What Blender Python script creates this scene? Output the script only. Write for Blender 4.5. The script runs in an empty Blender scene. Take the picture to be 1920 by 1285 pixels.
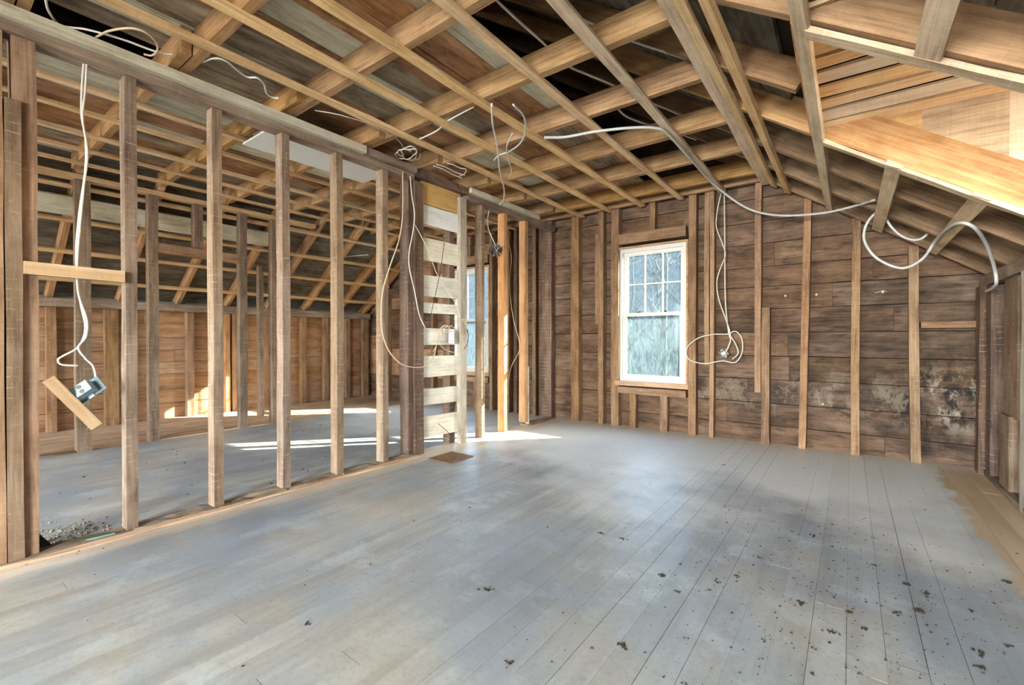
import bpy, math, random
from mathutils import Vector, Matrix

# ------------------------------------------------------------------ camera, sky, sun, fill lamps, exposure
SC = bpy.context.scene
COL = SC.collection
rnd = random.Random(7)
FPX, YAW, PITCH, H = 846.0, math.radians(36.87), math.radians(-0.45), 1.1
FW = Vector((-math.sin(YAW)*math.cos(PITCH), math.cos(YAW)*math.cos(PITCH), math.sin(PITCH)))
RT = Vector((math.cos(YAW), math.sin(YAW), 0))
UP = RT.cross(FW)
CAM = Vector((0, 0, H))
cam = bpy.data.cameras.new('camera')
cam.sensor_width = 36.0
cam.lens = FPX / 1920 * 36.0
cam.clip_start = 0.02
co = bpy.data.objects.new('camera', cam)
COL.objects.link(co)
co.matrix_world = Matrix((RT, UP, -FW)).transposed().to_4x4()
co.location = CAM
SC.camera = co

SUN_DIR = Vector((-0.66*0.909, -0.75*0.909, -0.418)).normalized()
w = bpy.data.worlds.new('sky')
SC.world = w
w.use_nodes = True
nt = w.node_tree
sky = nt.nodes.new('ShaderNodeTexSky')
sky.sky_type = 'NISHITA'
sky.sun_disc = False
sky.sun_elevation = math.radians(24.7)
sky.sun_rotation = math.atan2(-SUN_DIR.x, -SUN_DIR.y)
nt.links.new(sky.outputs[0], nt.nodes['Background'].inputs[0])
nt.nodes['Background'].inputs[1].default_value = 2.4

def light(name, kind, loc, direction, energy, color, sx=1, sy=1):
    l = bpy.data.lights.new(name, kind)
    l.energy = energy
    l.color = color
    if kind == 'AREA':
        l.shape = 'RECTANGLE'; l.size = sx; l.size_y = sy; l.spread = math.radians(125)
    if kind == 'SUN':
        l.angle = math.radians(0.55)
    o = bpy.data.objects.new(name, l)
    COL.objects.link(o)
    o.location = loc
    o.rotation_euler = Vector(direction).to_track_quat('-Z', 'Y').to_euler()
    return o

light('sun', 'SUN', (6, 12, 8), SUN_DIR, 34, (1.0, 0.91, 0.78))
# added area fill lamps in unseen, added openings of front gable and dormer
light('fill_front_main', 'AREA', (-0.2, -4.55, 1.5), (0.06, 1, -0.55), 370, (0.95, 0.98, 1.0), 2.2, 1.7)
light('fill_front_far', 'AREA', (-5.2, -4.55, 1.5), (-0.05, 1, -0.7), 165, (0.95, 0.97, 1.0), 2.2, 1.7)
light('fill_dormer', 'AREA', (1.72, 2.79, 1.98), (-1, 0.2, -0.75), 14, (0.96, 0.98, 1.0), 0.95, 0.62)

vs = SC.view_settings
vs.view_transform = 'Standard'
vs.look = 'None'
vs.gamma = 1.0
vs.use_curve_mapping = False
vs.exposure = 1.22
SC.cycles.use_denoising = True
SC.cycles.max_bounces = 8
SC.cycles.diffuse_bounces = 5
SC.cycles.transparent_max_bounces = 16
SC.cycles.sample_clamp_indirect = 6.0
SC.cycles.caustics_reflective = False
SC.cycles.caustics_refractive = False

# ------------------------------------------------------------------ pixel -> place on a known plane
def ray(x, y):
    return FW + RT*((x-960)/FPX) - UP*((y-642.5)/FPX)
def on(x, y, **k):
    (a, v), = k.items()
    d = ray(x, y); i = 'XYZ'.index(a)
    return CAM + d*((v-CAM[i])/d[i])
SLOPE = 0.693
def slope_r(X): return 1.615 + SLOPE*(0.87-X)        # underside of the furring on the slope by the window wall
def slope_l(X): return 1.615 + SLOPE*(X+7.5)
def on_slope(x, y):
    d = ray(x, y); n = Vector((SLOPE, 0, 1))
    t = (1.615+SLOPE*0.87 - n.dot(CAM))/n.dot(d)
    return CAM + d*t

# ------------------------------------------------------------------ materials
def srgb(r, g, b):
    f = lambda c: c/12.92 if c <= 0.04045 else ((c+0.055)/1.055)**2.4
    return (f(r/255), f(g/255), f(b/255), 1)

class NT:
    def __init__(s, name):
        s.m = bpy.data.materials.new(name); s.m.use_nodes = True
        s.t = s.m.node_tree; s.n = s.t.nodes
        s.b = s.n['Principled BSDF']
    def new(s, kind, **kw):
        n = s.n.new('ShaderNode'+kind)
        for k, v in kw.items(): setattr(n, k, v)
        return n
    def link(s, a, b): s.t.links.new(a, b)
    def math(s, op, a, b=None, c=None):
        n = s.new('Math', operation=op)
        for i, v in enumerate((a, b, c)):
            if v is None: continue
            if isinstance(v, (int, float)): n.inputs[i].default_value = v
            else: s.link(v, n.inputs[i])
        return n.outputs[0]
    def ramp(s, fac, stops):
        n = s.new('ValToRGB'); e = n.color_ramp.elements
        while len(e) < len(stops): e.new(0.5)
        for el, (p, c) in zip(e, stops):
            el.position = p; el.color = c if len(c) == 4 else (*c, 1)
        s.link(fac, n.inputs[0]); return n.outputs[0]
    def mix(s, fac, a, b, blend='MIX'):
        n = s.new('Mix', data_type='RGBA', blend_type=blend)
        for i, v in ((0, fac), (6, a), (7, b)):
            if isinstance(v, (int, float)): n.inputs[i].default_value = v
            elif isinstance(v, tuple): n.inputs[i].default_value = v
            else: s.link(v, n.inputs[i])
        return n.outputs[2]
    def noise(s, vec, scale, detail=4, rough=0.55, dist=0.0):
        n = s.new('TexNoise'); n.inputs['Scale'].default_value = scale
        n.inputs['Detail'].default_value = detail; n.inputs['Roughness'].default_value = rough
        n.inputs['Distortion'].default_value = dist
        s.link(vec, n.inputs['Vector']); return n.outputs[0]
    def vmath(s, op, a, b):
        n = s.new('VectorMath', operation=op)
        for i, v in enumerate((a, b)):
            if isinstance(v, tuple): n.inputs[i].default_value = v
            else: s.link(v, n.inputs[i])
        return n.outputs[0]
    def bump(s, h, strength, dist=0.01):
        n = s.new('Bump'); n.inputs['Strength'].default_value = strength; n.inputs['Distance'].default_value = dist
        s.link(h, n.inputs['Height']); s.link(n.outputs[0], s.b.inputs['Normal'])

def step(a, b):       # ramp stops black->white
    return [(a, (0, 0, 0, 1)), (b, (1, 1, 1, 1))]

def wood(name, dark, mid, light_, lath=0.0, stain=0.3, stain_col=(40, 30, 22), pale=0.0, pale_col=(190, 180, 160), var=0.35, grain=1.0, rough=0.85, stain_scale=(1.6, 6, 6), k=0.80, gw=0.5):
    s = NT(name)
    tc = s.new('TexCoord'); oi = s.new('ObjectInfo')
    off = s.new('CombineXYZ')
    r = oi.outputs['Random']
    s.link(s.math('MULTIPLY', r, 37.0), off.inputs[0]); s.link(s.math('MULTIPLY', r, 91.0), off.inputs[1]); s.link(s.math('MULTIPLY', r, 53.0), off.inputs[2])
    v = s.vmath('ADD', tc.outputs['Object'], off.outputs[0])
    g1 = s.noise(s.vmath('MULTIPLY', v, (2.6*grain, 70*grain, 70*grain)), 1.0, 5, 0.62, 0.5)
    bl = s.noise(s.vmath('MULTIPLY', v, (3.0, 7.0, 7.0)), 1.0, 6, 0.62, 0.3)
    tone = s.math('ADD', s.math('MULTIPLY', g1, gw), s.math('MULTIPLY', bl, 1.0-gw))
    col = s.ramp(tone, [(0.34, srgb(*dark)), (0.5, srgb(*mid)), (0.66, srgb(*light_))])
    # saw marks across the grain
    saw = s.noise(s.vmath('MULTIPLY', v, (160, 4, 4)), 1.0, 2, 0.5)
    col = s.mix(0.10, col, s.ramp(saw, [(0.35, (0.3, 0.25, 0.2, 1)), (0.65, (1, 1, 1, 1))]), 'MULTIPLY')
    if stain:
        st = s.noise(s.vmath('MULTIPLY', v, stain_scale), 1.6, 6, 0.7)
        f = s.math('MULTIPLY', s.ramp(st, step(0.50, 0.72)), stain)
        col = s.mix(f, col, srgb(*stain_col))
    if pale:
        pn = s.noise(s.vmath('MULTIPLY', v, (2.2, 9, 9)), 1.5, 5, 0.7)
        f = s.math('MULTIPLY', s.ramp(pn, step(0.48, 0.66)), pale)
        col = s.mix(f, col, srgb(*pale_col))
    if lath:      # pale plaster lines left between the laths
        sx = s.new('SeparateXYZ'); s.link(v, sx.inputs[0])
        wob = s.noise(s.vmath('MULTIPLY', v, (9, 4, 4)), 1.0, 2, 0.5)
        ph = s.math('FRACT', s.math('ADD', s.math('MULTIPLY', sx.outputs[0], 21.0), s.math('MULTIPLY', wob, 0.9)))
        ln = s.ramp(ph, [(0.0, (0, 0, 0, 1)), (0.80, (0, 0, 0, 1)), (0.88, (1, 1, 1, 1)), (0.96, (0, 0, 0, 1))])
        br = s.ramp(s.noise(s.vmath('MULTIPLY', v, (7, 14, 14)), 1.0, 3, 0.6), step(0.50, 0.66))
        f = s.math('MULTIPLY', s.math('MULTIPLY', ln, br), lath)
        col = s.mix(f, col, srgb(222, 212, 192))
    # each piece a little different
    val = s.math('ADD', s.math('MULTIPLY', r, var*k), (1.0-var*0.55)*k)
    hs = s.new('HueSaturation'); s.link(val, hs.inputs['Value']); s.link(col, hs.inputs['Color'])
    s.link(s.math('ADD', s.math('MULTIPLY', s.math('FRACT', s.math('MULTIPLY', r, 7.31)), 0.008), 0.496), hs.inputs['Hue'])
    s.link(s.math('ADD', s.math('MULTIPLY', s.math('FRACT', s.math('MULTIPLY', r, 3.77)), 0.16), 0.80), hs.inputs['Saturation'])
    s.link(hs.outputs[0], s.b.inputs['Base Color'])
    s.b.inputs['Roughness'].default_value = rough
    s.b.inputs['Specular IOR Level'].default_value = 0.2
    s.bump(g1, 0.35, 0.004)
    return s.m

M = {}
M['stud'] = wood('stud_wood', (112, 86, 64), (156, 124, 94), (184, 154, 122), lath=0.6, stain=0.4, pale=0.3, pale_col=(190, 172, 148), var=0.28, k=0.66)
M['stud_back'] = wood('gable_stud_wood', (110, 78, 48), (160, 118, 76), (188, 148, 104), lath=0.25, stain=0.35, var=0.28, k=0.78)
M['stud_dark'] = wood('dark_post_wood', (62, 46, 36), (100, 76, 60), (126, 100, 80), lath=0.35, stain=0.5, k=1.0)
M['stud_gold'] = wood('golden_stud_wood', (150, 96, 46), (204, 142, 78), (226, 172, 104), lath=0.0, stain=0.1)
M['stud_white'] = wood('plaster_smeared_wood', (150, 130, 108), (196, 180, 156), (218, 206, 186), lath=0.2, stain=0.25, pale=0.6, pale_col=(216, 206, 190), k=0.8)
M['joist'] = wood('joist_wood', (116, 82, 42), (164, 120, 66), (192, 148, 90), stain=0.3, stain_col=(70, 46, 26), var=0.2, k=0.9)
M['strip'] = wood('furring_wood', (170, 130, 82), (210, 170, 114), (230, 196, 146), lath=0.35, stain=0.22, var=0.2, k=0.98)
M['strip_grey'] = wood('weathered_furring_wood', (158, 130, 98), (198, 170, 132), (218, 196, 162), lath=0.4, stain=0.3, var=0.2, k=0.98)
M['plate'] = wood('plate_wood', (112, 88, 70), (150, 124, 102), (180, 156, 132), lath=0.2, stain=0.4)
M['plaster_edge'] = wood('plastered_strip_wood', (150, 138, 110), (196, 186, 156), (222, 214, 188), stain=0.35, pale=0.5, pale_col=(214, 206, 180), k=0.98)
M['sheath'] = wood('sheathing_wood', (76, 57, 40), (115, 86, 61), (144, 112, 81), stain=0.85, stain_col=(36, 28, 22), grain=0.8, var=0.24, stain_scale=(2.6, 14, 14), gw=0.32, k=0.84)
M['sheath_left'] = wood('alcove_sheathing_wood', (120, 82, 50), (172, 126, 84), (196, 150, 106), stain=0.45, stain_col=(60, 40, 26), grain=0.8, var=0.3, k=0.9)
M['attic'] = wood('attic_board_wood', (84, 70, 54), (124, 108, 86), (156, 142, 116), stain=0.7, stain_col=(44, 36, 30), pale=0.4, pale_col=(166, 158, 136), var=0.4, stain_scale=(3, 9, 9), gw=0.35, k=1.45)
M['attic_brown'] = wood('brown_attic_board_wood', (96, 64, 38), (144, 102, 62), (170, 128, 86), stain=0.6, var=0.35, stain_scale=(3, 9, 9), gw=0.35, k=1.35)
M['attic_pale'] = wood('whitewashed_board_wood', (140, 134, 108), (182, 178, 150), (206, 202, 178), stain=0.35, stain_col=(80, 70, 54), pale=0.5, pale_col=(200, 198, 176), var=0.2, k=1.25)
M['roof'] = wood('roof_board_wood', (70, 62, 50), (106, 96, 80), (136, 126, 106), stain=0.7, stain_col=(36, 34, 28), pale=0.35, pale_col=(132, 132, 114), var=0.4, stain_scale=(3, 9, 9), gw=0.35, k=1.0)
M['rafter'] = wood('rafter_wood', (94, 68, 42), (140, 104, 66), (172, 136, 92), stain=0.4, var=0.3, k=0.85)
M['rafter_gold'] = wood('golden_rafter_wood', (140, 92, 46), (196, 140, 80), (222, 172, 110), stain=0.2, var=0.25)
M['fresh'] = wood('fresh_board_wood', (186, 144, 86), (222, 186, 128), (238, 210, 160), stain=0.12, stain_col=(130, 84, 44), var=0.18, k=0.98)
M['fresh_pale'] = wood('pale_fresh_board_wood', (200, 178, 136), (226, 208, 170), (240, 226, 194), stain=0.15, stain_col=(150, 120, 80), var=0.15, k=0.98)
M['orange'] = wood('orange_board_wood', (158, 106, 52), (202, 150, 86), (224, 184, 124), stain=0.3, stain_col=(110, 74, 44), var=0.1)
M['scrap'] = wood('scrap_board_wood', (176, 138, 96), (206, 168, 122), (224, 190, 146), stain=0.08, var=0.1)
M['chase'] = wood('chase_board_wood', (176, 164, 140), (214, 204, 182), (232, 224, 204), stain=0.25, stain_col=(140, 120, 92), pale=0.3, pale_col=(228, 224, 210), var=0.2, k=0.98)
M['chase_white'] = wood('white_chase_board_wood', (196, 196, 188), (220, 221, 214), (232, 232, 226), stain=0.12, stain_col=(160, 156, 140), var=0.05, k=0.98)
M['plywood'] = wood('plywood_wood', (186, 138, 66), (214, 168, 92), (226, 186, 116), stain=0.12, stain_col=(150, 106, 50), var=0.05)
M['bare'] = wood('bare_floor_wood', (150, 114, 80), (194, 160, 122), (214, 184, 148), stain=0.3, stain_col=(110, 84, 60), var=0.25, k=0.98)
M['grime'] = wood('grimy_plate_wood', (74, 60, 46), (140, 118, 92), (190, 168, 138), stain=0.6, stain_col=(46, 36, 28), var=0.2)
M['jamb'] = wood('jamb_wood', (150, 104, 64), (196, 150, 102), (216, 176, 130), stain=0.3, var=0.1)

def plain(name, rgb, rough=0.6, metal=0.0, spec=0.4, mottled=0.0, scale=30, dark=(60, 55, 50)):
    s = NT(name)
    tc = s.new('TexCoord')
    n = s.noise(tc.outputs['Object'], scale, 4, 0.6)
    col = s.mix(s.math('MULTIPLY', s.ramp(n, step(0.5, 0.75)), mottled), srgb(*rgb), srgb(*dark))
    s.link(col, s.b.inputs['Base Color'])
    s.b.inputs['Roughness'].default_value = rough; s.b.inputs['Metallic'].default_value = metal
    s.b.inputs['Specular IOR Level'].default_value = spec
    if mottled: s.bump(n, 0.2, 0.003)
    return s.m
M['dark'] = plain('dark_void_board', (40, 32, 26), 0.95, spec=0.1)
M['outer'] = plain('outer_cladding', (120, 116, 108), 0.9)
M['cable'] = plain('cable_sheath', (206, 200, 186), 0.55, mottled=0.25, scale=18, dark=(150, 140, 122))
M['cable_grey'] = plain('grey_cable_sheath', (186, 186, 180), 0.5, mottled=0.2, scale=14, dark=(130, 126, 116))
M['cable_tan'] = plain('tan_cable_sheath', (196, 172, 140), 0.6, mottled=0.25, scale=16, dark=(130, 108, 82))
M['cable_black'] = plain('black_cable_sheath', (46, 46, 44), 0.55)
M['steel'] = plain('galvanised_steel', (138, 138, 134), 0.75, metal=0.1, mottled=0.4, scale=26, dark=(96, 104, 110))
M['steel_dark'] = plain('dirty_steel', (104, 98, 88), 0.7, metal=0.3, mottled=0.6, scale=40, dark=(48, 44, 38))
M['blue_box'] = plain('pale_blue_box', (150, 176, 184), 0.7, metal=0.05, mottled=0.5, scale=30, dark=(110, 126, 132))
M['plate_slate'] = plain('slate_plate', (96, 112, 118), 0.6, metal=0.3)
M['white'] = plain('white_vinyl', (204, 202, 194), 0.4, mottled=0.08, scale=12, dark=(180, 176, 164))
M['switch'] = plain('white_switch_plastic', (226, 228, 226), 0.4)
M['drywall'] = plain('white_drywall', (222, 221, 212), 0.9, mottled=0.15, scale=6, dark=(186, 180, 164))
M['rust'] = plain('rusty_brown_metal', (122, 92, 66), 0.7, metal=0.2, mottled=0.5, scale=30, dark=(70, 50, 36))
M['porcelain'] = plain('porcelain', (166, 152, 134), 0.4, mottled=0.3, scale=40, dark=(120, 100, 80))
M['green'] = plain('green_plastic', (96, 160, 132), 0.5)
M['soot'] = plain('black_scrap', (34, 32, 30), 0.85)
M['crumb'] = plain('dirt_crumb', (58, 52, 40), 0.95, spec=0.1)
M['nail'] = plain('nail_steel', (70, 62, 54), 0.5, metal=0.7)

def floor_mat():
    s = NT('worn_grey_floor_paint')
    g = s.new('NewGeometry'); oi = s.new('ObjectInfo')
    r = oi.outputs['Random']
    p = g.outputs['Position']
    off = s.new('CombineXYZ'); s.link(s.math('MULTIPLY', r, 40.0), off.inputs[2])
    pv = s.vmath('ADD', p, s.vmath('MULTIPLY', off.outputs[0], (0.02, 0.02, 0.02)))
    big = s.noise(p, 0.9, 4, 0.55)
    streak = s.noise(s.vmath('MULTIPLY', pv, (9, 0.9, 9)), 1.0, 5, 0.6)
    mid = s.noise(p, 3.2, 6, 0.65)
    fine = s.noise(p, 42, 4, 0.75)
    col = s.ramp(big, [(0.36, srgb(134, 140, 144)), (0.5, srgb(158, 162, 160)), (0.64, srgb(178, 174, 160))])
    col = s.mix(s.math('MULTIPLY', s.ramp(streak, step(0.42, 0.66)), 0.5), col, srgb(122, 117, 108))
    col = s.mix(s.math('MULTIPLY', s.ramp(mid, step(0.52, 0.66)), 0.5), col, srgb(190, 196, 192))
    col = s.mix(s.math('MULTIPLY', s.ramp(s.noise(p, 1.7, 5, 0.6), step(0.50, 0.64)), 0.5), col, srgb(160, 151, 132))
    col = s.mix(s.math('MULTIPLY', s.ramp(s.noise(s.vmath('ADD', p, (7, 3, 0)), 1.3, 4, 0.6), step(0.50, 0.64)), 0.5), col, srgb(132, 144, 154))
    col = s.mix(s.math('MULTIPLY', s.ramp(fine, step(0.50, 0.70)), 0.32), col, srgb(110, 104, 96))
    # missing paint along the knee wall and beside the partition: bare boards with a ragged edge
    sx = s.new('SeparateXYZ'); s.link(p, sx.inputs[0])
    wob = s.math('MULTIPLY', s.math('SUBTRACT', s.noise(p, 2.4, 5, 0.7), 0.5), 0.34)
    e1 = s.ramp(s.math('ADD', sx.outputs[0], wob), [(0.56, (0, 0, 0, 1)), (0.60, (1, 1, 1, 1))])
    e2 = s.ramp(s.math('SUBTRACT', -2.62, s.math('ADD', sx.outputs[0], s.math('MULTIPLY', wob, 0.5))), [(0.42, (0, 0, 0, 1)), (0.50, (1, 1, 1, 1))])
    e3 = s.ramp(s.math('SUBTRACT', s.math('ADD', sx.outputs[1], wob), 4.6), [(0.56, (0, 0, 0, 1)), (0.72, (1, 1, 1, 1))])  # bare boards by the gable, tinted paler in place of window light
    dust_glow = s.math('MULTIPLY', s.ramp(s.math('ADD', s.math('MULTIPLY', sx.outputs[1], 0.2), s.math('MULTIPLY', s.math('SUBTRACT', big, 0.5), 0.9)), step(0.56, 0.80)), 0.85)  # plaster dust plus window light painted in, paler toward the gable
    col = s.mix(dust_glow, col, srgb(222, 222, 216))
    in_main = s.math('GREATER_THAN', sx.outputs[0], -3.4)
    bare = s.mix(s.ramp(streak, step(0.35, 0.65)), srgb(186, 156, 122), srgb(206, 182, 150))
    col = s.mix(e1, col, bare)
    col = s.mix(s.math('MULTIPLY', s.math('MULTIPLY', e2, in_main), 0.75), col, srgb(208, 190, 166))
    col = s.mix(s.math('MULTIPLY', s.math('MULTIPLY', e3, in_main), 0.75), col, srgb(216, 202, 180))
    hs = s.new('HueSaturation'); s.link(col, hs.inputs['Color'])
    s.link(s.math('ADD', s.math('MULTIPLY', r, 0.05), 0.86), hs.inputs['Value'])
    s.link(hs.outputs[0], s.b.inputs['Base Color'])
    s.b.inputs['Roughness'].default_value = 0.45
    s.b.inputs['Specular IOR Level'].default_value = 0.5
    s.bump(s.math('ADD', s.math('MULTIPLY', mid, 0.6), s.math('MULTIPLY', fine, 0.4)), 0.25, 0.004)
    return s.m
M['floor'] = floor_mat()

def mould_mat():
    # sheathing of the gable by the knee wall: black mould and lime bloom low in the corner
    m = wood('mouldy_sheathing_wood', (60, 44, 32), (100, 76, 56), (134, 104, 80), stain=0.85, stain_col=(32, 26, 22), grain=0.8, var=0.2, stain_scale=(2.6, 14, 14), gw=0.32)
    t = m.node_tree
    b = t.nodes['Principled BSDF']
    src = b.inputs['Base Color'].links[0].from_socket
    s = NT.__new__(NT); s.m = m; s.t = t; s.n = t.nodes; s.b = b
    p = s.new('NewGeometry').outputs['Position']
    n1 = s.ramp(s.noise(s.vmath('MULTIPLY', p, (4, 1, 3)), 1.5, 6, 0.7), step(0.46, 0.58))
    n2 = s.ramp(s.noise(s.vmath('ADD', s.vmath('MULTIPLY', p, (3.4, 1, 2.6)), (5, 5, 5)), 1.6, 6, 0.75), step(0.50, 0.58))
    d1 = s.new('VectorMath', operation='DISTANCE'); s.link(p, d1.inputs[0]); d1.inputs[1].default_value = (0.62, 5.45, 0.55)
    m1 = s.ramp(d1.outputs['Value'], [(0.25, (1, 1, 1, 1)), (0.62, (0, 0, 0, 1))])
    c = s.mix(s.math('MULTIPLY', s.math('MULTIPLY', n1, m1), 0.85), src, srgb(26, 25, 24))
    d2 = s.new('VectorMath', operation='DISTANCE'); s.link(p, d2.inputs[0]); d2.inputs[1].default_value = (0.74, 5.45, 0.58)
    m2 = s.ramp(d2.outputs['Value'], [(0.16, (1, 1, 1, 1)), (0.36, (0, 0, 0, 1))])
    c = s.mix(s.math('MULTIPLY', s.math('MULTIPLY', n2, m2), 0.5), c, srgb(164, 154, 138))
    sz = s.new('SeparateXYZ'); s.link(p, sz.inputs[0])
    low = s.ramp(s.math('ABSOLUTE', s.math('SUBTRACT', sz.outputs[2], 0.52)), [(0.10, (1, 1, 1, 1)), (0.30, (0, 0, 0, 1))])
    c = s.mix(s.math('MULTIPLY', s.math('MULTIPLY', n2, low), 0.30), c, srgb(160, 144, 124))
    s.link(c, b.inputs['Base Color'])
    return m
M['mould'] = mould_mat()

def glass_mat(name, dirt, scale, dust_glow):
    s = NT(name)
    s.n.remove(s.b)
    tc = s.new('TexCoord')
    v = tc.outputs['Object']
    n1 = s.noise(s.vmath('MULTIPLY', v, (26, 26, 7)), scale, 6, 0.75, 0.15)
    n2 = s.noise(v, 3.0, 4, 0.6)
    f = s.math('ADD', s.math('MULTIPLY', s.ramp(n1, step(0.46, 0.70)), dirt), s.math('MULTIPLY', n2, dirt*0.35))
    tr = s.new('BsdfTransparent'); tr.inputs[0].default_value = (0.94, 0.99, 0.97, 1)
    tl = s.new('BsdfTranslucent'); tl.inputs[0].default_value = (*dust_glow, 1)
    gl = s.new('BsdfGlossy'); gl.inputs['Roughness'].default_value = 0.08; gl.inputs[0].default_value = (0.9, 0.95, 1, 1)
    m1 = s.new('MixShader'); s.link(f, m1.inputs[0]); s.link(tr.outputs[0], m1.inputs[1]); s.link(tl.outputs[0], m1.inputs[2])
    m2 = s.new('MixShader'); m2.inputs[0].default_value = 0.004
    s.link(m1.outputs[0], m2.inputs[1]); s.link(gl.outputs[0], m2.inputs[2])
    s.link(m2.outputs[0], s.n['Material Output'].inputs[0])
    return s.m
M['glass'] = glass_mat('dirty_window_glass', 0.42, 2.6, (0.036, 0.048, 0.052))
M['glass_low'] = glass_mat('hazy_window_glass', 0.72, 2.0, (0.041, 0.056, 0.058))

# ------------------------------------------------------------------ builders
def mesh_obj(name, verts, faces, mat, parent=None, smooth=False):
    me = bpy.data.meshes.new(name)
    me.from_pydata([tuple(v) for v in verts], [], faces)
    if mat is not None: me.materials.append(mat)
    if smooth:
        for p in me.polygons: p.use_smooth = True
    o = bpy.data.objects.new(name, me)
    COL.objects.link(o)
    if parent is not None: o.parent = parent
    return o

def struct(name, label=None):
    o = bpy.data.objects.new(name, None)
    o.empty_display_size = 0.2
    COL.objects.link(o)
    o['kind'] = 'structure'
    if label: o['label'] = label
    return o

def thing(name, label, cat, loc, group=None):
    o = bpy.data.objects.new(name, None); COL.objects.link(o)
    o.location = loc; o.empty_display_size = 0.1
    o['label'] = label; o['category'] = cat
    if group: o['group'] = group
    return o

def tag(o, label, cat, group=None):
    o['label'] = label; o['category'] = cat
    if group: o['group'] = group
    return o

BOXF = [(0, 1, 2, 3), (7, 6, 5, 4), (0, 4, 5, 1), (1, 5, 6, 2), (2, 6, 7, 3), (3, 7, 4, 0)]
def beam(name, p0, p1, side, wy, wz, mat, parent, segs=4, jit=0.0025, ends=0.0, bow=0.0):
    """Sawn timber from p0 to p1 (centre line); wy along 'side', wz across; local X is the grain."""
    p0 = Vector(p0); p1 = Vector(p1); d = p1-p0; L = d.length; ex = d.normalized()
    ey = Vector(side); ey = (ey - ex*ey.dot(ex)).normalized(); ez = ex.cross(ey)
    vs_, fs = [], []
    ph = rnd.uniform(0, 6.28)
    for i in range(segs+1):
        x = L*i/segs
        by = bow*math.sin(math.pi*i/segs); bz = bow*0.5*math.sin(math.pi*i/segs+ph*0)
        for sy, sz in ((-1, -1), (1, -1), (1, 1), (-1, 1)):
            ex_ = rnd.uniform(-ends, ends) if i in (0, segs) else 0
            vs_.append((x+ex_, sy*wy/2+by+rnd.uniform(-jit, jit), sz*wz/2+bz+rnd.uniform(-jit, jit)))
    for i in range(segs):
        a = i*4
        for k in range(4):
            fs.append((a+k, a+4+k, a+4+(k+1) % 4, a+(k+1) % 4))
    fs.append((0, 1, 2, 3)); e = segs*4; fs.append((e+3, e+2, e+1, e))
    o = mesh_obj(name, vs_, fs, mat, parent)
    mm = Matrix((ex, ey, ez)).transposed().to_4x4(); mm.translation = p0
    o.matrix_world = mm
    return o

def slab(name, lo, hi, mat, parent=None):
    (x0, y0, z0), (x1, y1, z1) = lo, hi
    v = [(x0, y0, z0), (x1, y0, z0), (x1, y1, z0), (x0, y1, z0), (x0, y0, z1), (x1, y0, z1), (x1, y1, z1), (x0, y1, z1)]
    return mesh_obj(name, v, [(3, 2, 1, 0), (4, 5, 6, 7), (0, 1, 5, 4), (1, 2, 6, 5), (2, 3, 7, 6), (3, 0, 4, 7)], mat, parent)

def prism(name, poly, thick_vec, mat, parent=None):
    n = len(poly); t = Vector(thick_vec)
    v = [Vector(p) for p in poly]+[Vector(p)+t for p in poly]
    f = [tuple(range(n))[::-1], tuple(range(n, 2*n))]+[(i, (i+1) % n, n+(i+1) % n, n+i) for i in range(n)]
    return mesh_obj(name, v, f, mat, parent)

def catmull(pts, per=8):
    P = [2*pts[0]-pts[1]]+pts+[2*pts[-1]-pts[-2]]
    out = []
    for i in range(1, len(P)-2):
        a, b, c, d = P[i-1], P[i], P[i+1], P[i+2]
        for k in range(per):
            t = k/per
            out.append(0.5*((2*b)+(c-a)*t+(2*a-5*b+4*c-d)*t*t+(3*b-a-3*c+d)*t**3))
    out.append(pts[-1]); return out

def tube_data(pts, r, n=8):
    v, f = [], []
    up = Vector((0.13, 0.21, 0.97))
    for i, p in enumerate(pts):
        d = (pts[min(i+1, len(pts)-1)]-pts[max(i-1, 0)])
        d = d.normalized() if d.length > 1e-9 else Vector((0, 0, 1))
        a = d.cross(up)
        if a.length < 1e-3: a = d.cross(Vector((1, 0, 0)))
        a.normalize(); b = d.cross(a); up = a.cross(d)
        for k in range(n):
            an = 2*math.pi*k/n
            v.append(p+a*(r*math.cos(an))+b*(r*math.sin(an)))
    for i in range(len(pts)-1):
        for k in range(n):
            f.append((i*n+k, i*n+(k+1) % n, (i+1)*n+(k+1) % n, (i+1)*n+k))
    f.append(tuple(range(n))[::-1]); e = (len(pts)-1)*n; f.append(tuple(range(e, e+n)))
    return v, f

def tube(name, pts, r, mat, parent=None, per=8, n=8):
    v, f = tube_data(catmull([Vector(p) for p in pts], per), r, n)
    return mesh_obj(name, v, f, mat, parent, smooth=True)

def cable(pts, r, mat, label, name='cable'):
    return tag(tube(name, pts, r*1.25, M[mat]), label, 'cable')

# ------------------------------------------------------------------ the setting
YF, YB = -4.6, 5.35            # front gable, faces of the studs of the window gable
XL, XR, XC, XA = -7.5, 0.87, -3.27, -5.97
ZS, ZJ = 2.71, 2.735           # underside of furring strips, of joists
WINS = [(-2.35, -1.515, 0.575, 2.225), (-5.32, -4.48, 0.575, 2.225)]

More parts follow.
